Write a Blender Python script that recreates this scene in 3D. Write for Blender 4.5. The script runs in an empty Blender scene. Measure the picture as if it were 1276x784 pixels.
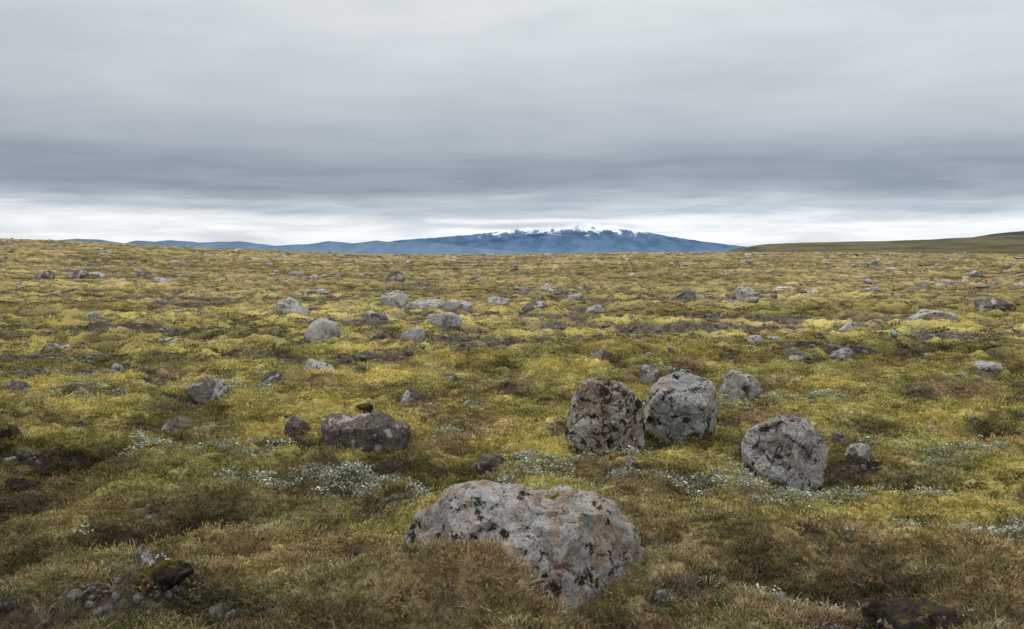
import bpy, math, bmesh
import numpy as np
from mathutils import noise as mn, Vector

scene = bpy.context.scene
scene.view_settings.view_transform = 'Standard'
scene.view_settings.look = 'None'
scene.view_settings.exposure = 0
scene.view_settings.gamma = 1
rng = np.random.RandomState(11)

# ------------------------------------------------------------------ noise
_ang = rng.rand(256, 256) * 2 * np.pi
_gx, _gy = np.cos(_ang), np.sin(_ang)
def perlin(x, y):
    x = np.asarray(x, float); y = np.asarray(y, float)
    xi = np.floor(x).astype(np.int64); yi = np.floor(y).astype(np.int64)
    xf = x - xi; yf = y - yi
    u = xf*xf*xf*(xf*(xf*6-15)+10); v = yf*yf*yf*(yf*(yf*6-15)+10)
    def g(ix, iy, dx, dy):
        a = ix & 255; b = iy & 255
        return _gx[a, b]*dx + _gy[a, b]*dy
    n00 = g(xi, yi, xf, yf); n10 = g(xi+1, yi, xf-1, yf)
    n01 = g(xi, yi+1, xf, yf-1); n11 = g(xi+1, yi+1, xf-1, yf-1)
    a = n00 + u*(n10-n00); b = n01 + u*(n11-n01)
    return (a + v*(b-a))*1.45
def P(x, y, s, o=0.0):
    c, sn = math.cos(o*1.7+.3), math.sin(o*1.7+.3)
    return perlin((x*c-y*sn)/s+o*13.1+.37, (x*sn+y*c)/s-o*7.7+.19)
def fbm(x, y, s, n, o=0.0):
    t = 0; a = 1; tot = 0
    for i in range(n):
        t = t + a*P(x, y, s, o+i*1.31); tot += a; a *= .5; s *= .5
    return t/tot*1.3
def ss(a, b, x):
    t = np.clip((x-a)/(b-a), 0, 1); return t*t*(3-2*t)
def gauss(x, y, cx, cy, rx, ry):
    return np.exp(-((x-cx)/rx)**2-((y-cy)/ry)**2)

# ------------------------------------------------------------------ terrain
E_PX = [-300, 0, 120, 200, 350, 470, 600, 740, 930, 1100, 1276, 1500]
E_V = [20, 17, 13, 10, 4, 0, 0, 2, 3, 2, 0, 0]
HERO = [(.07, 4.92, .5), (.77, 8., .4), (1.455, 8.5, .4), (1.945, 7., .4), (-1.19, 8.05, .4), (2.52, 10.9, .4)]
def parts(x, y):
    r = np.hypot(x, y)
    u = x/np.maximum(y, .35*np.abs(x)+.1)
    e = np.interp(638+1240*u, E_PX, E_V)/1240
    zc = 1.6+e*250
    big = zc*ss(15, 250, r)
    big = np.where(r > 250, np.maximum(zc-(r-250)*.035-ss(250, 270, r)*.2, -60), big)
    big = big + .10*fbm(x, y, 4.5, 2, 1) + .28*P(x, y, 26, 2)*ss(20, 80, r) + .12*P(x, y, 3.1, 3)*ss(25, 70, r)
    big = big + .24*gauss(x, y, -.45, 4.38, .42, .26) + .10*gauss(x, y, -.05, 4.2, .3, .2) + .12*gauss(x, y, -1.75, 4.5, .5, .3) \
        + .08*gauss(x, y, -1.2, 8.6, .5, .4) - .07*gauss(x, y, .6, 4.1, .3, .3) - .12*gauss(x, y, .78, 7.6, .4, .3) - .17*gauss(x, y, 2.0, 6.6, .5, .35) \
        + .22*gauss(x, y, -4.3, 7.6, .9, .5) + .20*gauss(x, y, 3.5, 6.4, .4, .35) + .10*gauss(x, y, .1, 8.8, .5, .4)
    dm = 1
    for hx, hy, hr in HERO: dm = dm*(1-.7*gauss(x, y, hx, hy, hr, hr))
    h2 = (.105*(.9-2.6*np.abs(P(x, y, 1.05, 4))))*dm
    h2b = .090*(1-2.4*np.abs(P(x, y, 2.3, 14)))*(.4+.6*ss(9, 22, r))*dm
    h3 = .065*P(x, y, .34, 5)
    h4 = .030*P(x, y, .12, 6)*(1-ss(35, 60, r))
    det = h2+h2b+h3+h4
    return big, det, r
def H(x, y):
    b, d, r = parts(x, y)
    return b+d

DIRT_CONTACT = [(-1.13, 7.35, .34, .18), (-.12, 7.25, .22, .14), (2.35, 7.1, .3, .14), (-1.6, 4.35, .6, .22), (-1.85, 4.75, .3, .16),
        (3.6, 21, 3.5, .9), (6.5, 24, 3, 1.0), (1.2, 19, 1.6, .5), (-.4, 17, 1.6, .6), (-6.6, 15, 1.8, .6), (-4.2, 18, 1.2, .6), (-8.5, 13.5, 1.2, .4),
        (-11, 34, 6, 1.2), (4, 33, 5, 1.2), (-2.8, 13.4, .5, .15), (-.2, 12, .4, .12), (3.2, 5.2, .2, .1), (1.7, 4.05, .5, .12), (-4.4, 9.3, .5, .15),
        (-4.2, 7.3, .7, .2), (3.45, 6.1, .4, .3), (-3.0, 8.6, .4, .12), (-3.4, 10.4, .5, .15), (-1.9, 8.0, .3, .12), (1.9, 6.6, .3, .12), (.9, 7.6, .3, .1), (.3, 4.3, .3, .12),  # soil, plus contact darkening painted into the ground in front of boulders
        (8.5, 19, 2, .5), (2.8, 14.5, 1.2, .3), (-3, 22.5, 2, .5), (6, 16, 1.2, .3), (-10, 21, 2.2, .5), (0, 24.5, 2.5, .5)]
PALE = [(-1.16, 6.75, .60, .28), (-1.6, 6.9, .4, .2), (-2.5, 7.7, .55, .25), (.35, 7.45, .4, .22), (1.3, 6.7, .45, .22), (-4.5, 10.8, .7, .4), (3.5, 8.0, .5, .2),
        (-1.7, 5.0, .2, .12), (1.25, 4.55, .2, .15), (-3.4, 10.9, .3, .2), (1.9, 6.2, .45, .17), (2.6, 6.3, .4, .17), (.9, 9, .3, .15), (-2.9, 11, .3, .2), (2.9, 5.5, .3, .2), (4.2, 7.2, .4, .2), (-5.2, 12, .6, .2), (5.4, 9.5, .5, .2),
        (-.6, 6.6, .3, .15), (.1, 6.9, .3, .15), (3.2, 10.5, .5, .2), (5.8, 12, .6, .25), (2.4, 5.7, .3, .15)]
def dirt_contact_mask(x, y, r):
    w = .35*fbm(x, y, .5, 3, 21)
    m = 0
    for cx, cy, rx, ry in DIRT_CONTACT:
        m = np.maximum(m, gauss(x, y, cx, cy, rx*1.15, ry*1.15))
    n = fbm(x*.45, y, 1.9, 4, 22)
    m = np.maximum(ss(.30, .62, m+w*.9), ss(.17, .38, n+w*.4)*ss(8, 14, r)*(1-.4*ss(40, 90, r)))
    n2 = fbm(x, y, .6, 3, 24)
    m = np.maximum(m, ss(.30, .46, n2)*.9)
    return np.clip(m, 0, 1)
def pale_mask(x, y):
    m = 0
    for cx, cy, rx, ry in PALE:
        m = np.maximum(m, gauss(x, y, cx, cy, rx*1.2, ry*1.2))
    m = np.maximum(m, ss(.32, .72, fbm(x, y, 1.3, 2, 33))*.65)
    return ss(.3, .75, m+.6*fbm(x, y, .35, 3, 31))
def mix(a, b, t):
    return a*(1-t[..., None])+b*t[..., None]
C = lambda *c: np.array(c, float)
def ground_color(x, y):
    b, det, r = parts(x, y)
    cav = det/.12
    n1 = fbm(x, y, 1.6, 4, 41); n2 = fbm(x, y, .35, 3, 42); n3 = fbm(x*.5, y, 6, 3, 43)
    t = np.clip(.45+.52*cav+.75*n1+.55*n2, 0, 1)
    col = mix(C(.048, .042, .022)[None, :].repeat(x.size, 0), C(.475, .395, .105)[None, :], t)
    g = ss(.0, .5, fbm(x, y, 2.2, 3, 44)+.12)*.55
    col = mix(col, C(.160, .165, .058)[None, :]*np.clip(.5+t, 0, 2)[:, None], g*(1-.6*ss(10, 22, r)))
    br = ss(.0, .42, fbm(x, y, 1.0, 4, 45)+.10*ss(12, 40, r)+.04)*.78
    br = np.maximum(br, (1-ss(4.9, 7.3, r+1.6*n1-.25*np.clip(-x, 0, 3)))*.80)
    red = np.clip(.5+fbm(x, y, .8, 2, 47), 0, 1)
    bc = mix(C(.180, .152, .072)[None, :].repeat(x.size, 0), C(.190, .118, .074)[None, :], red)
    col = mix(col, bc*np.clip(.4+t, 0, 2)[:, None], br)
    far = ss(15, 60, r)*.55
    col = mix(col, C(.195, .150, .078)[None, :]*np.clip(.3+1.1*t, 0, 2)[:, None], far)
    d = dirt_contact_mask(x, y, r)
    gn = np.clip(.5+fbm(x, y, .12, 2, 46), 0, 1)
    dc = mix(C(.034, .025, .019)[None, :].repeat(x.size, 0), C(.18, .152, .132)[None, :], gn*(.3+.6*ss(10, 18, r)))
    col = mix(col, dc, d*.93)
    p = pale_mask(x, y)
    col = mix(col, C(.18, .19, .12)[None, :], p*.35)
    col = col*np.clip(1+.7*n3, .5, 1.4)[:, None]
    L = col@np.array([.3, .6, .1])
    col = mix(col, np.repeat(L[:, None], 3, 1), np.full(len(L), .08))
    return np.clip(col, .004, 1), d, p, r

def mesh_np(name, v, f, smooth=True, mat=None):
    me = bpy.data.meshes.new(name)
    n = len(v); k = f.shape[1]
    me.vertices.add(n); me.vertices.foreach_set('co', np.ascontiguousarray(v, np.float32).ravel())
    me.loops.add(f.size); me.loops.foreach_set('vertex_index', np.ascontiguousarray(f, np.int32).ravel())
    me.polygons.add(len(f))
    me.polygons.foreach_set('loop_start', np.arange(0, f.size, k, dtype=np.int32))
    me.polygons.foreach_set('loop_total', np.full(len(f), k, np.int32))
    me.update(calc_edges=True)
    me.polygons.foreach_set('use_smooth', np.full(len(me.polygons), smooth, bool))
    if mat: me.materials.append(mat)
    return me
def link(name, me):
    o = bpy.data.objects.new(name, me); scene.collection.objects.link(o); return o

# ------------------------------------------------------------------ material helpers
class NT:
    def __init__(s, mat):
        mat.use_nodes = True
        s.t = mat.node_tree; s.t.nodes.clear()
    def n(s, ty, **kw):
        nd = s.t.nodes.new(ty)
        for k, v in kw.items(): setattr(nd, k, v)
        return nd
    def l(s, a, b): s.t.links.new(a, b)
    def inp(s, sock, v):
        if hasattr(v, 'is_output') : s.l(v, sock)
        else: sock.default_value = v
    def noise(s, vec, scale, detail=4, rough=.55, dist=0):
        nd = s.n('ShaderNodeTexNoise'); s.l(vec, nd.inputs['Vector'])
        nd.inputs['Scale'].default_value = scale; nd.inputs['Detail'].default_value = detail
        nd.inputs['Roughness'].default_value = rough; nd.inputs['Distortion'].default_value = dist
        return nd.outputs['Fac']
    def off(s, vec, o):
        nd = s.n('ShaderNodeVectorMath', operation='ADD'); s.l(vec, nd.inputs[0]); nd.inputs[1].default_value = o
        return nd.outputs[0]
    def math(s, op, a, b=0.0, c=None):
        nd = s.n('ShaderNodeMath', operation=op)
        s.inp(nd.inputs[0], a); s.inp(nd.inputs[1], b)
        if c is not None: s.inp(nd.inputs[2], c)
        return nd.outputs[0]
    def rng(s, v, a, b, c=0., d=1.):
        nd = s.n('ShaderNodeMapRange'); nd.interpolation_type = 'SMOOTHSTEP'
        s.inp(nd.inputs[0], v); nd.inputs[1].default_value = a; nd.inputs[2].default_value = b
        nd.inputs[3].default_value = c; nd.inputs[4].default_value = d
        return nd.outputs[0]
    def mix(s, f, a, b, blend='MIX'):
        nd = s.n('ShaderNodeMix', data_type='RGBA', blend_type=blend)
        s.inp(nd.inputs[0], f)
        s.inp(nd.inputs[6], a if hasattr(a, 'is_output') else (*a, 1)); s.inp(nd.inputs[7], b if hasattr(b, 'is_output') else (*b, 1))
        return nd.outputs[2]
    def out(s, sh):
        o = s.n('ShaderNodeOutputMaterial'); s.l(sh, o.inputs[0])
    def bsdf(s, col, bump=None, strength=.5, dist=.02):
        b = s.n('ShaderNodeBsdfDiffuse'); s.inp(b.inputs['Color'], col if hasattr(col, 'is_output') else (*col, 1))
        if bump is not None:
            bp = s.n('ShaderNodeBump'); bp.inputs['Strength'].default_value = strength; bp.inputs['Distance'].default_value = dist
            s.l(bump, bp.inputs['Height']); s.l(bp.outputs[0], b.inputs['Normal'])
        return b.outputs[0]

m_ground = bpy.data.materials.new('ground_moss'); k = NT(m_ground)
geo = k.n('ShaderNodeNewGeometry'); pos = geo.outputs['Position']
att = k.n('ShaderNodeAttribute', attribute_name='gcol')
nf = k.noise(pos, 30, 5, .75)
c = k.mix(1.0, att.outputs['Color'], k.mix(k.rng(nf, .3, .7), (.35, .33, .33), (1.6, 1.6, 1.55)), 'MULTIPLY')
k.out(k.bsdf(c, nf, .9, .04))

def rock_mat(name, base=(.2, .18, .165), pale=.5, orange=.5, black=.5, moss=.3, inst=False, sc=1.0, lowmoss=0.):
    m = bpy.data.materials.new(name); k = NT(m)
    tc = k.n('ShaderNodeTexCoord'); v = tc.outputs['Object']; v0 = v
    oi = k.n('ShaderNodeObjectInfo')
    off = k.n('ShaderNodeVectorMath', operation='ADD'); k.l(v, off.inputs[0])
    cm = k.n('ShaderNodeCombineXYZ'); r50 = k.math('MULTIPLY', oi.outputs['Random'], 50.)
    for i in range(3): k.l(r50, cm.inputs[i])
    k.l(cm.outputs[0], off.inputs[1]); v = off.outputs[0]
    n1 = k.noise(v, 4*sc, 4, .6); n2 = k.noise(v, 26*sc, 7, .8)
    n3 = k.noise(k.off(v, (9, 9, 2)), 70*sc, 3, .75)
    b = base
    c = k.mix(k.rng(n1, .38, .62), tuple(x*.68 for x in b), tuple(x*1.2 for x in b))
    c = k.mix(k.rng(n2, .42, .62), c, tuple(min(1, x*1.5) for x in b))
    v2 = k.off(v, (7, 3, 9)); v3 = k.off(v, (17, 31, 5)); v4 = k.off(v, (3, 41, 25))
    p0 = k.noise(v4, 3.4*sc, 2, .5)
    p1 = k.noise(v, 7*sc, 7, .66, .3)
    t = .575-.16*pale
    pl = k.rng(k.math('ADD', k.math('MULTIPLY', p1, .5), k.math('MULTIPLY', p0, .5)), t, t+.018)
    c = k.mix(k.math('MULTIPLY', pl, .88), c, k.mix(k.rng(n2, .38, .62), (.46, .445, .41), (.70, .685, .64)))
    o1 = k.noise(v2, 8*sc, 7, .66, .2)
    t = .62-.16*orange
    og = k.rng(o1, t, t+.02)
    c = k.mix(k.math('MULTIPLY', og, .75), c, k.mix(k.rng(n2, .38, .62), (.38, .255, .170), (.56, .42, .31)))
    k1 = k.noise(v3, 8*sc, 8, .78, .4)
    t = .66-.16*black
    blk = k.rng(k1, t, t+.02)
    c = k.mix(k.math('MULTIPLY', blk, .93), c, (.028, .024, .018))
    c = k.mix(k.rng(n3, .57, .63, 0., .7*min(1, black+.3)), c, (.055, .047, .038))
    sep = k.n('ShaderNodeSeparateXYZ'); g = k.n('ShaderNodeNewGeometry'); k.l(g.outputs['Normal'], sep.inputs[0])
    mm = k.math('ADD', k.math('MULTIPLY', sep.outputs[2], .22), k.noise(v2, 5*sc, 6, .7))
    if lowmoss:
        s0 = k.n('ShaderNodeSeparateXYZ'); k.l(v0, s0.inputs[0])
        mm = k.math('ADD', mm, k.rng(s0.outputs[2], -.20, .06, lowmoss, 0.))
    t = .96-.35*moss
    mk = k.rng(mm, t, t+.04)
    c = k.mix(mk, c, k.mix(k.rng(n2, .35, .65), (.045, .040, .012), (.22, .195, .04)))
    if inst:
        c = k.mix(1., c, k.mix(oi.outputs['Random'], (.55, .53, .52), (1.3, 1.3, 1.35)), 'MULTIPLY')
    h = k.math('ADD', k.math('MULTIPLY', n2, 1.8), k.math('MULTIPLY', blk, .3))
    h = k.math('ADD', h, k.math('MULTIPLY', pl, .15)); h = k.math('SUBTRACT', h, k.math('MULTIPLY', k.rng(n3, .54, .64), .4))
    k.out(k.bsdf(c, h, 1., .026))
    return m

M_big = rock_mat('lichen_rock', (.35, .30, .265), 1.0, .62, .62, .32)
M_spot = rock_mat('spotted_lichen_rock', (.28, .22, .188), .82, .80, .86, .25, sc=1.25, lowmoss=.18)
M_spot2 = rock_mat('spotted_grey_rock', (.32, .31, .295), 1.1, .25, .68, .50, sc=1.25, lowmoss=.38)
M_grey = rock_mat('grey_rock', (.27, .235, .208), .66, .20, .64, .30, sc=1.25)
M_dark = rock_mat('dark_rock', (.175, .150, .132), .30, .12, .40, .35)
M_mid = rock_mat('field_rock', (.29, .28, .265), .85, .1, .48, .55)
M_inst = rock_mat('stone', (.26, .245, .228), .7, .2, .4, .6, inst=True)
M_peb = rock_mat('pebble', (.22, .192, .17), .5, .2, .2, .2, inst=True)
M_soil = rock_mat('dark_soil_rock', (.075, .060, .050), .0, .1, .7, .8)

# ------------------------------------------------------------------ rocks
def rock_mesh(name, outline=None, depth=1., size=(1, 1, 1), seed=0, sub=4, ncut=9, nz=.09, mat=None, lo=.72, boxy=2.5, planes=()):
    rs = np.random.RandomState(seed)
    bm = bmesh.new(); bmesh.ops.create_icosphere(bm, subdivisions=sub, radius=1.)
    n = np.array([v.co[:] for v in bm.verts])
    q = n/(np.abs(n)**boxy).sum(1, keepdims=True)**(1/boxy)
    p = n*.45+q*.55
    p /= np.abs(p).max()
    if outline is not None:
        phi = np.arctan2(p[:, 2], p[:, 0])
        oa = np.array(outline)*1.04; a = np.arctan2(oa[:, 1], oa[:, 0]); R = np.hypot(oa[:, 0], oa[:, 1])
        s = np.argsort(a); a = a[s]; R = R[s]
        rr = np.interp(phi, np.concatenate([a-2*np.pi, a, a+2*np.pi]), np.tile(R, 3))
        p[:, 0] *= rr; p[:, 2] *= rr; p[:, 1] *= depth
        ref = R.mean()
    else:
        p = p*np.array(size)*.5; ref = np.mean(size)*.5
    for m, f in planes:
        m = np.array(m, float); m /= np.linalg.norm(m); o = (p@m).max()*f; d = p@m-o
        p = p-np.where(d > 0, d, 0)[:, None]*m
    for i in range(ncut):
        m = rs.normal(size=3)*np.array([1, 1.2, .8])
        if outline is not None: m[1] = -abs(m[1])-.2
        m /= np.linalg.norm(m)
        o = (p@m).max()*rs.uniform(lo, .95)
        d = p@m-o
        p = p-np.where(d > 0, d*.97, 0)[:, None]*m
    of = Vector(rs.uniform(-50, 50, 3))
    for i, v in enumerate(bm.verts):
        co = Vector(p[i]); nn = Vector(n[i]); s = co/ref
        a = mn.fractal(s*1.3+of, .9, 2.1, 2)*nz*.8
        b = mn.fractal(s*4.5+of, .7, 2.1, 5)*nz*.50
        w = Vector((mn.noise(s*2+of), mn.noise(s*2-of), 0))*.6
        rn = abs(mn.noise((s+w)*1.7+of*2))
        cr = -max(0, 1-rn/.05)*nz*.75
        cc = -max(0, mn.noise(s*3.1-of)-.15)*nz*1.0
        v.co = co+nn*(a+b+cc+cr+nz*.15)*ref
    me = bpy.data.meshes.new(name); bm.to_mesh(me); bm.free()
    me.polygons.foreach_set('use_smooth', np.full(len(me.polygons), True, bool))
    if mat: me.materials.append(mat)
    return me
def Hs(x, y): return float(H(np.array([x]), np.array([y]))[0])
def place(name, me, x, y, z, rot=0):
    o = link(name, me); o.location = (x, y, z); o.rotation_euler = (0, 0, rot); return o

o1 = [(-.62, .08), (-.54, .21), (-.41, .30), (-.24, .33), (.02, .32), (.24, .31), (.38, .26), (.49, .17), (.56, .05), (.62, -.10), (.64, -.26), (.36, -.38), (.1, -.34), (-.1, -.28), (-.35, -.18), (-.58, -.04)]
place('boulder', rock_mesh('boulder', o1, .46, seed=3, sub=6, ncut=8, nz=.085, mat=M_big, lo=.80,
      planes=[((-.25, -.75, .72), .64), ((.45, -.85, .25), .72), ((.05, -.1, 1), .86)]), .085, 4.92, .07)
oA = [(-.30, -.05), (-.265, .14), (-.19, .285), (0, .325), (.15, .27), (.245, .14), (.285, -.05), (.245, -.25), (.085, -.40), (-.14, -.36), (-.29, -.17)]
place('boulder', rock_mesh('boulder', oA, .28, seed=5, sub=6, ncut=9, nz=.085, mat=M_spot, lo=.78, planes=[((-.55, -.8, .35), .72), ((.6, -.8, .1), .72)]), .77, 7.95, .255)
oB = [(-.31, -.14), (-.28, .07), (-.18, .28), (.01, .33), (.22, .26), (.31, .1), (.29, -.1), (.19, -.30), (-.055, -.40), (-.25, -.30)]
place('boulder', rock_mesh('boulder', oB, .30, seed=8, sub=6, ncut=9, nz=.08, mat=M_spot2, lo=.78, planes=[((.1, -.6, .75), .72), ((-.5, -.85, -.1), .74)]), 1.455, 8.45, .245)
oD = [(-.29, .11), (-.13, .22), (.04, .27), (.18, .24), (.25, .11), (.29, -.09), (.23, -.28), (.04, -.36), (-.16, -.28), (-.275, -.10)]
place('boulder', rock_mesh('boulder', oD, .28, seed=12, sub=6, ncut=9, nz=.075, mat=M_grey, lo=.76, planes=[((-.5, -.75, .45), .62), ((.5, -.9, .2), .68), ((.2, -.3, 1), .8)]), 1.945, 6.95, .185)
oE = [(-.34, .16), (-.29, .20), (-.10, .16), (.22, .14), (.34, .11), (.32, -.03), (.19, -.18), (-.10, -.18), (-.325, -.06)]
place('boulder', rock_mesh('boulder', oE, .24, seed=21, sub=6, ncut=6, nz=.07, mat=M_dark, lo=.78, planes=[((-.1, -.9, -.15), .7), ((.0, -.3, 1), .88)]), -1.19, 8.05, .09)
oC = [(-.2, -.16), (-.18, .08), (-.12, .2), (.03, .16), (.2, .04), (.26, -.05), (.2, -.18)]
place('boulder', rock_mesh('boulder', oC, .2, seed=18, sub=5, ncut=7, nz=.07, mat=M_grey), 2.52, 10.9, .12)

ROCKS = [(1.70, 12.2, .22, .2, 'g'), (-2.74, 11.4, .28, .2, 'd'), (-3.32, 10.6, .47, .16, 'd'), (-3.0, 8.8, .32, .15, 'd'), (-1.8, 8.2, .22, .13, 'd'),
 (-2.45, 12.6, .35, .19, 'm'), (-5.46, 24.2, .86, .36, 'm'), (-3.28, 17.1, .58, .28, 'm'), (-3.58, 30, .87, .36, 'm'), (-2.3, 27.2, 1.2, .42, 'm'),
 (-1.43, 26.1, .95, .26, 'm'), (-1.51, 21.6, .73, .22, 'm'), (-1.74, 17.4, .42, .22, 'm'), (-3.33, 23.6, .67, .22, 'd'), (-.44, 30, .65, .25, 'm'),
 (-.365, 9.4, .3, .12, 'd'), (-1.04, 9.9, .28, .14, 'd'), (-5.48, 10.9, .31, .2, 'd'), (4.95, 14.9, .42, .15, 'm'), (5.55, 14, .6, .10, 'm'),
 (6.2, 13, .63, .12, 'm'), (10., 23.6, .95, .18, 'm'), (12.9, 27, 1.2, .25, 'd'), (2.55, 7.24, .2, .12, 'd'), (3.55, 6.45, .36, .12, 's'),
 (1.66, 3.98, .5, .12, 's'), (-1.85, 4.98, .2, .13, 'd'), (-1.55, 4.35, .22, .06, 's'), (-6.2, 53, .9, .5, 'd'), (4.0, 16.4, .26, .13, 'm'),
 (2.1, 34, .75, .25, 'm'), (.64, 26.5, .65, .2, 'd'), (2.3, 27, .5, .2, 'm'), (-9.7, 23, .42, .25, 'm'), (-23, 49, .9, .4, 'd'), (-21.8, 50, 1., .4, 'd'),
 (-20, 54, 1.0, .3, 'd'), (-5.87, 17, .56, .14, 'm'), (6.9, 20.5, .5, .16, 'm'), (4.6, 17.5, .35, .12, 'm'), (-7.5, 16.4, .5, .16, 'd'), (-.7, 11.6, .25, .08, 'd'),
 (-.15, 7.4, .2, .07, 'd'), (3.35, 7.6, .2, .06, 'm'), (-3.3, 6.6, .22, .07, 's'), (-4.2, 8.1, .4, .12, 's'), (2.05, 11.9, .2, .15, 'g'), (6.5, 28.5, .6, .2, 'm'), (8.4, 36, .8, .3, 'm'),
 (-1.35, 9.2, .18, .06, 's'), (-.05, 9.6, .22, .08, 's'), (-5.4, 9.9, .4, .12, 's')]
MM = {'g': M_grey, 'd': M_dark, 'm': M_mid, 's': M_soil}
for i, (x, y, w, h, t) in enumerate(ROCKS):
    me = rock_mesh('rock', size=(w*1.2, w*.9, h*2.2), seed=130+i, sub=4 if y > 12 else 5, ncut=14, nz=.12, mat=MM[t], lo=.56)
    place('rock', me, x, y, Hs(x, y)+h*.05, 0)

# ------------------------------------------------------------------ ground sheet
th_f = np.linspace(-37, 37, 720)
th = np.radians(np.concatenate([th_f, np.linspace(37, 323, 90)[1:-1]]))
r0 = np.linspace(.25, 2.9, 40)
r1 = np.exp(np.arange(math.log(2.95), math.log(75), .0048))
r2 = np.exp(np.arange(math.log(75.6), math.log(14000), .02))
rr = np.concatenate([r0, r1, r2])
T, R = np.meshgrid(th, rr); X = (R*np.sin(T)).ravel(); Y = (R*np.cos(T)).ravel()
Z = H(X, Y)
nc, nr = len(th), len(rr)
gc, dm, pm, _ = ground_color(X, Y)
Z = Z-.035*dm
i = np.arange(nr-1)[:, None]*nc; j = np.arange(nc)[None, :]; j2 = (j+1) % nc
F = np.stack([i+j, i+j2, i+nc+j2, i+nc+j], -1).reshape(-1, 4)[:, ::-1]
V = np.stack([X, Y, Z], 1)
me = mesh_np('ground', V, F, True, m_ground)
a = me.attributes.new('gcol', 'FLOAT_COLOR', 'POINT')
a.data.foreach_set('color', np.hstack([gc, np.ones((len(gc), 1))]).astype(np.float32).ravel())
link('ground', me)

# ------------------------------------------------------------------ instanced vegetation
def veg_mat(name):
    m = bpy.data.materials.new(name); k = NT(m)
    at = k.n('ShaderNodeAttribute', attribute_name='tint'); at.attribute_type = 'INSTANCER'
    vc = k.n('ShaderNodeAttribute', attribute_name='shade')
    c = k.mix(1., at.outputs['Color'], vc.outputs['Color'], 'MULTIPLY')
    d = k.n('ShaderNodeBsdfDiffuse'); k.l(c, d.inputs[0])
    k.out(d.outputs[0])
    return m
M_veg = veg_mat('plant_blades')
M_moss = M_veg
def blades(name, n, rad, hlo, hhi, w, lean, seed, seg=2, cvar=.3, mat=None):
    rs = np.random.RandomState(seed); V = []; F = []; S = []
    for b in range(n):
        a = rs.rand()*6.283; rr_ = rad*math.sqrt(rs.rand()); bx, by = rr_*math.cos(a), rr_*math.sin(a)
        hh = rs.uniform(hlo, hhi)*(1-.35*rr_/max(rad, 1e-6)); la = a+rs.normal()*.8; ln = lean*hh*rs.uniform(.3, 1.3)
        fx = rs.rand()*3.1416; wx, wy = math.cos(fx)*w/2, math.sin(fx)*w/2
        base = len(V); sh = 1+rs.uniform(-cvar, cvar)
        for s in range(seg):
            t = s/seg; ww = 1-.45*t
            px_, py_ = bx+math.cos(la)*ln*t*t, by+math.sin(la)*ln*t*t; pz = hh*t-.004
            V += [(px_-wx*ww, py_-wy*ww, pz), (px_+wx*ww, py_+wy*ww, pz)]
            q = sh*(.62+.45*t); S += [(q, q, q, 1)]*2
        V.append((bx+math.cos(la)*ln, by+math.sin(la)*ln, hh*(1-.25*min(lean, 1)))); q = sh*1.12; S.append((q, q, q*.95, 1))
        for s in range(seg-1):
            i = base+2*s; F += [(i, i+1, i+3), (i, i+3, i+2)]
        i = base+2*(seg-1); F.append((i, i+1, i+2))
    me = mesh_np(name, np.array(V), np.array(F), False, mat or M_veg)
    at = me.attributes.new('shade', 'FLOAT_COLOR', 'POINT'); at.data.foreach_set('color', np.array(S, np.float32).ravel())
    return me
def leaves(name, n, rad, hh, ls, seed):
    rs = np.random.RandomState(seed); V = []; F = []; S = []
    for b in range(n):
        a = rs.rand()*6.283; r_ = rad*math.sqrt(rs.rand()); z = hh*rs.rand()*(1-.5*(r_/rad)**2)
        c = np.array([r_*math.cos(a), r_*math.sin(a), z])
        d = rs.normal(size=3); d[2] = abs(d[2])*.6; d /= np.linalg.norm(d)
        s = np.cross(d, rs.normal(size=3)); s /= np.linalg.norm(s); l = ls*rs.uniform(.6, 1.3); w = l*.33
        i = len(V); V += [c, c+d*l*.5+s*w, c+d*l, c+d*l*.5-s*w]; F.append((i, i+1, i+2, i+3))
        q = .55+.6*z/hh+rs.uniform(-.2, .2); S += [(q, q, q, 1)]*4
    me = mesh_np(name, np.array(V), np.array(F), False, M_veg)
    at = me.attributes.new('shade', 'FLOAT_COLOR', 'POINT'); at.data.foreach_set('color', np.array(S, np.float32).ravel())
    return me
def proto(colname, meshes):
    col = bpy.data.collections.new(colname)
    for i, m in enumerate(meshes):
        o = bpy.data.objects.new('%s_part_%02d' % (colname, i), m); col.objects.link(o)
    return col
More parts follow.
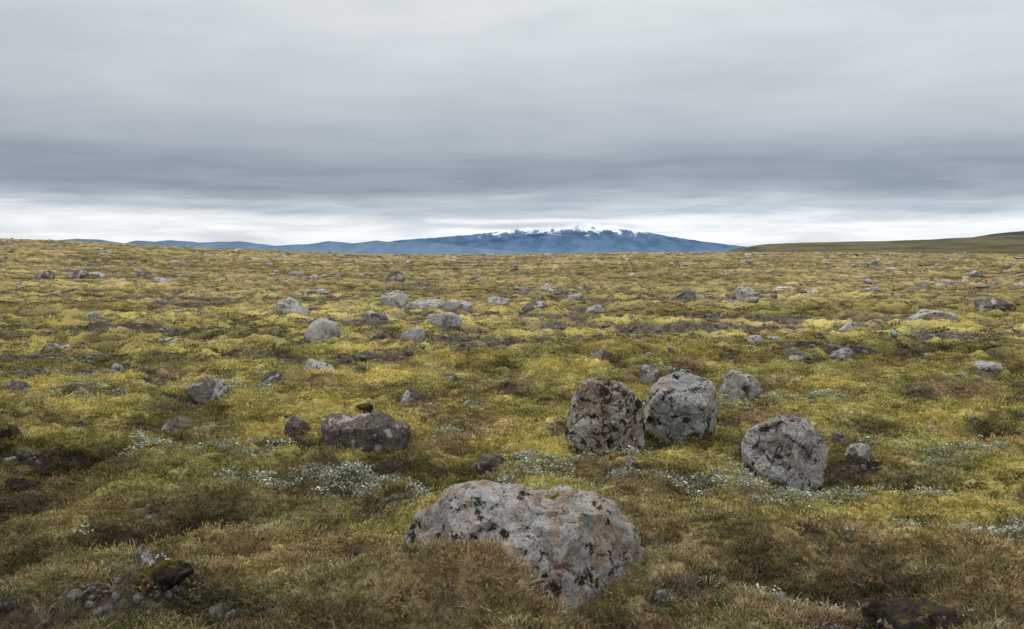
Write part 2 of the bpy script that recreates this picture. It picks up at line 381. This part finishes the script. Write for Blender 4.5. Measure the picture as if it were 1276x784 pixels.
def instancer(name, col, nproto, x, y, z, rot, scl, tint):
    n = len(x)
    me = bpy.data.meshes.new(name); me.vertices.add(n)
    me.vertices.foreach_set('co', np.stack([x, y, z], 1).astype(np.float32).ravel())
    def at(nm, ty, key, d):
        q = me.attributes.new(nm, ty, 'POINT'); q.data.foreach_set(key, d)
    at('rot', 'FLOAT_VECTOR', 'vector', rot.astype(np.float32).ravel())
    at('scl', 'FLOAT_VECTOR', 'vector', scl.astype(np.float32).ravel())
    at('idx', 'INT', 'value', rng.randint(0, nproto, n).astype(np.int32))
    at('tint', 'FLOAT_COLOR', 'color', np.hstack([tint, np.ones((n, 1))]).astype(np.float32).ravel())
    o = link(name, me)
    g = bpy.data.node_groups.new(name+'_nodes', 'GeometryNodeTree')
    g.interface.new_socket('Geometry', in_out='INPUT', socket_type='NodeSocketGeometry')
    g.interface.new_socket('Geometry', in_out='OUTPUT', socket_type='NodeSocketGeometry')
    gi = g.nodes.new('NodeGroupInput'); go = g.nodes.new('NodeGroupOutput')
    ip = g.nodes.new('GeometryNodeInstanceOnPoints'); ci = g.nodes.new('GeometryNodeCollectionInfo')
    ci.inputs['Collection'].default_value = col; ci.inputs['Separate Children'].default_value = True; ci.inputs['Reset Children'].default_value = True
    ip.inputs['Pick Instance'].default_value = True
    def na(nm, ty):
        q = g.nodes.new('GeometryNodeInputNamedAttribute'); q.data_type = ty; q.inputs['Name'].default_value = nm; return q.outputs['Attribute']
    g.links.new(gi.outputs[0], ip.inputs['Points']); g.links.new(ci.outputs[0], ip.inputs['Instance'])
    g.links.new(na('idx', 'INT'), ip.inputs['Instance Index']); g.links.new(na('rot', 'FLOAT_VECTOR'), ip.inputs['Rotation'])
    g.links.new(na('scl', 'FLOAT_VECTOR'), ip.inputs['Scale']); g.links.new(ip.outputs[0], go.inputs[0])
    md = o.modifiers.new('scatter', 'NODES'); md.node_group = g
    return o
def sector(n, ra, rb, mode='lin'):
    a = np.radians(rng.uniform(-33, 33, n))
    if mode == 'lin': r = rng.uniform(ra, rb, n)
    else: r = np.exp(rng.uniform(math.log(ra), math.log(rb), n))
    return r*np.sin(a), r*np.cos(a), r
def rots(n, tilt):
    return np.stack([rng.normal(size=n)*tilt, rng.normal(size=n)*tilt, rng.uniform(0, 6.283, n)], 1)

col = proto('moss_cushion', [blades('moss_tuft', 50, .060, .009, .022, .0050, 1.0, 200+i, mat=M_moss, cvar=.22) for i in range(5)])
x, y, r = sector(34000, 3.2, 16)
tc_, d, p, _ = ground_color(x, y)
keep = rng.rand(len(x)) > d*.97
x, y, r, tc_ = x[keep], y[keep], r[keep], tc_[keep]; n = len(x)
s = (1+.06*r)*rng.uniform(.7, 1.4, n)
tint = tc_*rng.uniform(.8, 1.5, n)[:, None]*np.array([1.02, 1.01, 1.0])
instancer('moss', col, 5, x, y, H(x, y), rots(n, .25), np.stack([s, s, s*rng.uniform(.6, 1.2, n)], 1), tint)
col = proto('moss_mound', [blades('moss_far_tuft', 34, .10, .02, .045, .012, .9, 230+i, mat=M_moss) for i in range(4)])
x, y, r = sector(22000, 14, 110, 'log')
tc_, d, p, _ = ground_color(x, y)
keep = rng.rand(len(x)) > d*.97
x, y, r, tc_ = x[keep], y[keep], r[keep], tc_[keep]; n = len(x)
s = (.7+.035*r)*rng.uniform(.5, 1.4, n)
tint = tc_*rng.uniform(.65, 1.4, n)[:, None]
instancer('moss_mounds', col, 4, x, y, H(x, y), rots(n, .2), np.stack([s, s, np.minimum(s, 1.8)*rng.uniform(.5, 1.1, n)], 1), tint)
# grass
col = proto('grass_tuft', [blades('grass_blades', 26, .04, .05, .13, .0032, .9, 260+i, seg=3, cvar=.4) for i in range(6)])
x, y, r = sector(26000, 3.0, 13)
gm = fbm(x, y, .8, 3, 51)
_, d, p, _ = ground_color(x, y)
keep = (rng.rand(len(x)) < (.85*(1-ss(4.6, 7.2, r+gm*1.8-.25*np.clip(-x, 0, 3)))*ss(-.40, .15, gm)+.08*ss(.1, .4, gm)+.02)) & (rng.rand(len(x)) > d*.8)
x, y, r, gm = x[keep], y[keep], r[keep], gm[keep]; n = len(x)
pal = np.array([(.32, .25, .15), (.19, .17, .068), (.15, .16, .058), (.25, .16, .095), (.44, .37, .245), (.16, .09, .06), (.26, .22, .095)])
w = np.clip(fbm(x, y, 1.1, 2, 52)*4+3+rng.normal(size=n)*1.3, 0, 6).astype(int)
tint = pal[w]*rng.uniform(.7, 1.3, n)[:, None]
s = rng.uniform(.5, 1.05, n)*(1-.35*ss(5, 7, r))
instancer('grass', col, 6, x, y, H(x, y), rots(n, .15), np.stack([s, s, s*rng.uniform(.45, 1.0, n)], 1), tint)
# pale willow leaves
col = proto('willow_sprig', [leaves('willow_leaves', 30, .060, .055, .021, 280+i) for i in range(4)])
x, y, r = sector(60000, 3.0, 16)
pm_ = pale_mask(x, y)
keep = rng.rand(len(x)) < pm_*.42+.0005
x, y = x[keep], y[keep]; n = len(x)
tint = np.array([.44, .47, .37])*rng.uniform(.5, 1.3, n)[:, None]
s = rng.uniform(.6, 1.2, n)
instancer('dwarf_willow', col, 4, x, y, H(x, y)+.016, rots(n, .2), np.stack([s, s, s*.8], 1), tint)
# crowberry
x, y, r = sector(22000, 3., 12)
q = fbm(x, y, .7, 3, 61)
mound = gauss(x, y, 3.55, 6.4, .4, .35)
keep = rng.rand(len(x)) < ss(.05, .4, q)*.6+.04+mound
x, y, q, mound = x[keep], y[keep], q[keep], mound[keep]; n = len(x)
pal = np.array([(.08, .095, .030), (.14, .15, .048), (.19, .18, .055), (.12, .07, .04), (.06, .06, .026)])
tint = pal[rng.randint(0, 5, n)]*rng.uniform(.6, 1.3, n)[:, None]*(1-.5*mound)[:, None]
s = rng.uniform(.4, .9, n)
instancer('crowberry_shrub', col, 4, x, y, H(x, y), rots(n, .2), np.stack([s, s, s*.7], 1), tint)

# stones
col = proto('stone', [rock_mesh('stone', size=(1, .8, .7), seed=400+i, sub=4, ncut=16, nz=.11, mat=M_inst, lo=.55) for i in range(10)])
x, y, r = sector(14000, 7, 245, 'log')
cl = fbm(x, y, 5, 3, 71)+.35*fbm(x*.3, y, 12, 2, 72)
keep = rng.rand(len(x)) < (.03+.9*ss(.08, .5, cl)) * (1-.3*(1-ss(9, 25, r)))
x, y, r = x[keep], y[keep], r[keep]; n = len(x)
s = np.minimum((.030+.0019*r)*(1+rng.pareto(1.8, n)), np.where(r < 30, .38, 1.2))
hz = rng.uniform(.30, .8, n)
instancer('scattered_stones', col, 10, x, y, H(x, y)+s*.03*hz, rots(n, .15), np.stack([s*1.25, s*rng.uniform(.7, 1, n), s*hz], 1), np.ones((n, 3)))
# pebbles
col = proto('pebble', [rock_mesh('pebble', size=(1, .8, .6), seed=440+i, sub=2, ncut=8, nz=.1, mat=M_peb) for i in range(6)])
x, y, r = sector(50000, 3, 45, 'log')
d = dirt_contact_mask(x, y, r)
keep = rng.rand(len(x)) < d*.6+.01
x, y, r = x[keep], y[keep], r[keep]; n = len(x)
s = (.008+.0022*r)*(1+rng.pareto(2.5, n)); s = np.minimum(s, .15)
instancer('gravel', col, 6, x, y, H(x, y)-.03, rots(n, .3), np.stack([s, s, s], 1), np.ones((n, 3)))

# ------------------------------------------------------------------ hills and mountains
def field(name, xs, ys, zf, mat):
    Xg, Yg = np.meshgrid(xs, ys); Zg = zf(Xg.ravel(), Yg.ravel())
    v = np.stack([Xg.ravel(), Yg.ravel(), Zg], 1); nx = len(xs)
    i = np.arange(len(ys)-1)[:, None]*nx; j = np.arange(nx-1)[None, :]
    f = np.stack([i+j, i+j+1, i+nx+j+1, i+nx+j], -1).reshape(-1, 4)
    return link(name, mesh_np(name, v, f, True, mat))
def prof(px, pts):
    a = np.array(pts); return np.interp(px, a[:, 0], 318-a[:, 1])
m = bpy.data.materials.new('hill_moss'); k = NT(m); g = k.n('ShaderNodeNewGeometry')
mp = k.n('ShaderNodeMapping'); k.l(g.outputs['Position'], mp.inputs[0]); mp.inputs['Scale'].default_value = (.012, .02, .25)
a_ = k.noise(mp.outputs[0], 1.3, 8, .7)
c = k.mix(k.rng(a_, .35, .62), (.065, .057, .040), (.15, .138, .070))
b_ = k.noise(g.outputs['Position'], .06, 8, .75); c = k.mix(k.rng(b_, .52, .62), c, (.11, .10, .09))
k.out(k.bsdf(c, b_, .6, 3.))
Yh = 850.
def zh(x, y):
    px = 638+1240*x/Yh
    p = prof(px, [(900, 318), (925, 311), (950, 305), (1000, 302.5), (1100, 301), (1180, 297), (1276, 293.5), (1500, 286), (1900, 276)])*Yh/1240
    t = np.clip((y-(Yh-330))/330, 0, 1); back = 1-ss(Yh, Yh+500, y)
    s = t*t*(3-2*t)
    return -18+(p+18+1.6)*s*back+.8*fbm(x, y, 60, 4, 81)*s
field('hill', np.linspace(150, 1300, 300), np.linspace(Yh-330, Yh+500, 110), zh, m)
m2 = bpy.data.materials.new('dark_hill'); k = NT(m2); g = k.n('ShaderNodeNewGeometry')
a_ = k.noise(g.outputs['Position'], .02, 6, .7); c = k.mix(k.rng(a_, .4, .6), (.04, .042, .045), (.08, .078, .068)); k.out(k.bsdf(c))
Y2 = 1700.
def zh2(x, y):
    px = 638+1240*x/Y2
    p = prof(px, [(1150, 318), (1200, 298), (1240, 292), (1276, 288), (1400, 285), (1900, 280)])*Y2/1240
    t = ss(Y2-400, Y2, y)*(1-ss(Y2, Y2+500, y)); return -60+(p+62)*t+1.5*fbm(x, y, 80, 3, 83)
field('hill', np.linspace(650, 2300, 160), np.linspace(Y2-400, Y2+500, 50), zh2, m2)

def mtn_mat(name, lo, hi, snow):  # lo and hi are slope tones with blue aerial haze mixed in
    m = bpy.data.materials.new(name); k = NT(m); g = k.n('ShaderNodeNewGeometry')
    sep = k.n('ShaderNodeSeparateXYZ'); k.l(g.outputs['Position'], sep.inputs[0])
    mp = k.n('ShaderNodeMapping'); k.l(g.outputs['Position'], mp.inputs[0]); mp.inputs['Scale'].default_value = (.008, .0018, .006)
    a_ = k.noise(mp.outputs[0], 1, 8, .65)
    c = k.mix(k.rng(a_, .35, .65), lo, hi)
    c = k.mix(k.rng(sep.outputs[2], 120, -10, 0., .35), c, (.18, .26, .36))  # haze painted into the colour, stronger towards the foot
    if snow:
        mp2 = k.n('ShaderNodeMapping'); k.l(g.outputs['Position'], mp2.inputs[0]); mp2.inputs['Scale'].default_value = (.012, .0025, .010)
        mp2.inputs['Rotation'].default_value = (0, .5, 0)
        sn = k.noise(mp2.outputs[0], 1, 8, .66)
        hz = k.math('MULTIPLY', k.math('SUBTRACT', sep.outputs[2], 222), .0030)
        f = k.rng(k.math('ADD', sn, hz), .45, .62)
        c = k.mix(k.math('MULTIPLY', f, .93), c, (.86, .89, .94))
    k.out(k.bsdf(c)); return m
Yv = 10000.
vp = [(330, 322), (400, 312), (450, 306), (500, 299), (545, 296), (590, 292), (625, 288.5), (660, 283), (700, 278), (735, 277.5), (765, 281), (800, 288), (830, 294), (870, 300), (925, 307), (990, 314), (1040, 322)]
def zv(x, y):
    px = 638+1240*x/Yv
    p = prof(px, vp)*Yv/1240
    t = np.clip(1-np.abs(y-Yv)/2600, 0, 1)
    rid = (1-np.abs(P(x, y*.35, 330, 91))*2)*.6+(1-np.abs(P(x, y*.5, 130, 92))*2)*.3
    return -70+(p+70)*t**1.15+rid*14*np.clip(p/200, .1, 1)*(1-t)*ss(0, .2, t)+3.5*P(x, x*0, 70, 93)+2*P(x, x*0, 25, 94)
field('snowy_mountain', np.linspace(-2700, 3400, 900), np.linspace(Yv-2600, Yv+2000, 116), zv, mtn_mat('hazy_volcano', (.058, .108, .19), (.105, .17, .27), True))
Yr = 7000.
rp = [(-200, 305), (0, 304), (60, 300), (100, 297), (125, 298), (160, 303), (172, 299), (195, 301), (215, 299), (250, 302), (300, 300), (345, 306), (385, 304), (410, 300), (440, 303), (470, 299), (500, 303), (530, 301), (570, 306), (600, 309), (640, 313), (700, 318), (760, 322)]
def zr(x, y):
    px = 638+1240*x/Yr
    p = prof(px, rp)*Yr/1240
    t = np.clip(1-np.abs(y-Yr)/1600, 0, 1)
    return -70+(p+70)*t**1.1+6*fbm(x, y, 260, 4, 95)*ss(0, .3, t)
field('mountain_range', np.linspace(-5600, 900, 800), np.linspace(Yr-1600, Yr+1600, 90), zr, mtn_mat('hazy_blue_range', (.09, .145, .22), (.13, .195, .285), False))

# low cloud lapping over the summit shoulder, a soft billowing sheet just in front of the ridge
mc = bpy.data.materials.new('cloud'); k = NT(mc)
tc = k.n('ShaderNodeTexCoord')
mp = k.n('ShaderNodeMapping'); k.l(tc.outputs['Object'], mp.inputs[0]); mp.inputs['Scale'].default_value = (.0035, .002, .016)
cn = k.noise(mp.outputs[0], 1., 6, .55, .3)
uv = k.n('ShaderNodeAttribute', attribute_name='soft')
al = k.rng(k.math('ADD', k.math('MULTIPLY', uv.outputs['Fac'], .8), k.math('MULTIPLY', k.math('SUBTRACT', cn, .5), 1.5)), .12, .85, 0., .9)
em = k.n('ShaderNodeEmission'); em.inputs[0].default_value = (.80, .85, .89, 1); em.inputs[1].default_value = .68  # glow added to lift the cloud to the brightness of the sky
df = k.n('ShaderNodeBsdfDiffuse'); df.inputs[0].default_value = (.3, .3, .3, 1)
ad = k.n('ShaderNodeAddShader'); k.l(em.outputs[0], ad.inputs[0]); k.l(df.outputs[0], ad.inputs[1])
tr = k.n('ShaderNodeBsdfTransparent'); mx = k.n('ShaderNodeMixShader'); k.l(al, mx.inputs[0]); k.l(tr.outputs[0], mx.inputs[1]); k.l(ad.outputs[0], mx.inputs[2]); k.out(mx.outputs[0])
def cloud(cx, cy, cz, w, h):
    nx, nz_ = 60, 16
    us, vs = np.meshgrid(np.linspace(-1, 1, nx), np.linspace(-1, 1, nz_))
    us = us.ravel(); vs = vs.ravel()
    v = np.stack([us*w, -250*np.cos(us*1.2)*(1-vs**2)+60*np.sin(us*9), vs*h+8*np.sin(us*5)], 1)
    i = np.arange(nz_-1)[:, None]*nx; j = np.arange(nx-1)[None, :]
    f = np.stack([i+j, i+j+1, i+nx+j+1, i+nx+j], -1).reshape(-1, 4)
    me = mesh_np('cloud', v, f, True, mc)
    a = me.attributes.new('soft', 'FLOAT', 'POINT'); a.data.foreach_set('value', np.clip((1-us**2)*(1-vs**2)*1.15, 0, 1).astype(np.float32))
    o = link('cloud', me); o.location = (cx, cy, cz)
cloud(80, 9500, 292, 1050, 68)

# ------------------------------------------------------------------ world
wd = bpy.data.worlds.new('World'); scene.world = wd
k = NT(wd)
SUN_EL, SUN_AZ = 50, -40
sky = k.n('ShaderNodeTexSky'); sky.sky_type = 'NISHITA'; sky.sun_disc = False
sky.sun_elevation = math.radians(SUN_EL); sky.sun_rotation = math.radians(SUN_AZ)
bg1 = k.n('ShaderNodeBackground'); k.l(sky.outputs[0], bg1.inputs[0]); bg1.inputs[1].default_value = .1
tc = k.n('ShaderNodeTexCoord'); sep = k.n('ShaderNodeSeparateXYZ'); k.l(tc.outputs['Generated'], sep.inputs[0])
z = sep.outputs[2]
def dmap(s):
    mp = k.n('ShaderNodeMapping'); k.l(tc.outputs['Generated'], mp.inputs[0]); mp.inputs['Scale'].default_value = s; return mp.outputs[0]
n1 = k.noise(dmap((1.6, 1.6, 6)), 1.1, 4, .5)
n2 = k.noise(dmap((3.2, 3.2, 32)), 1.1, 6, .55, .2)
n3 = k.noise(dmap((8, 8, 75)), 1.0, 6, .58, .3)
n4 = k.noise(dmap((5, 5, 16)), 1.0, 5, .55, .2)
low = k.rng(z, .03, .13, 1., 0.05)
pert = k.math('MULTIPLY', k.math('SUBTRACT', n1, .5), k.rng(z, .0, .14, .01, .12))
pert = k.math('ADD', pert, k.math('MULTIPLY', k.math('SUBTRACT', n2, .5), k.rng(z, 0, .06, .035, .06)))
ze = k.math('ADD', z, pert)
cr = k.n('ShaderNodeValToRGB'); k.l(ze, cr.inputs[0]); cr.color_ramp.interpolation = 'LINEAR'
E = cr.color_ramp.elements
stops = [(0, (.87, .915, .95)), (.029, (.90, .935, .96)), (.037, (.78, .83, .87)), (.044, (.50, .57, .645)), (.052, (.54, .605, .67)), (.060, (.39, .45, .525)), (.073, (.30, .355, .425)), (.09, (.31, .36, .43)), (.125, (.43, .48, .54)), (.18, (.57, .615, .65)), (.25, (.70, .74, .76)), (.45, (.95, .98, 1.0)), (.9, (1.35, 1.37, 1.4))]
E[0].position = 0; E[0].color = (*stops[0][1], 1); E[1].position = 1; E[1].color = (1.4, 1.42, 1.45, 1)
for p_, c_ in stops[1:]:
    e = E.new(p_); e.color = (*c_, 1)
c = cr.outputs[0]
c = k.mix(1., c, k.mix(k.rng(n4, .3, .7), (.94, .945, .95), (1.06, 1.055, 1.05)), 'MULTIPLY')
c2 = k.mix(1., c, k.mix(k.rng(n3, .3, .7), (.79, .82, .85), (1.17, 1.15, 1.13)), 'MULTIPLY')
c = k.mix(low, c, c2)
lr = k.rng(sep.outputs[0], -.5, .5)
c = k.mix(1., c, k.mix(lr, (.95, .95, .955), (1.06, 1.06, 1.06)), 'MULTIPLY')
bg2 = k.n('ShaderNodeBackground'); k.l(c, bg2.inputs[0]); bg2.inputs[1].default_value = 1.0
mx = k.n('ShaderNodeMixShader'); mx.inputs[0].default_value = .96
k.l(bg1.outputs[0], mx.inputs[1]); k.l(bg2.outputs[0], mx.inputs[2])
wo = k.n('ShaderNodeOutputWorld'); k.l(mx.outputs[0], wo.inputs[0])

sl = bpy.data.lights.new('sun', 'SUN'); sl.energy = 1.4; sl.angle = math.radians(16); sl.color = (1, .97, .93)
so = link('sun', sl)
az = math.radians(SUN_AZ); el = math.radians(SUN_EL)
dirv = Vector((math.sin(az)*math.cos(el), math.cos(az)*math.cos(el), math.sin(el)))
so.rotation_euler = dirv.to_track_quat('Z', 'Y').to_euler()

cam = bpy.data.cameras.new('camera'); co = link('camera', cam)
cam.sensor_width = 36; cam.lens = 35; cam.clip_start = .1; cam.clip_end = 40000
co.location = (0, 0, 1.6); co.rotation_euler = (math.radians(90-3.415), 0, 0)
scene.camera = co
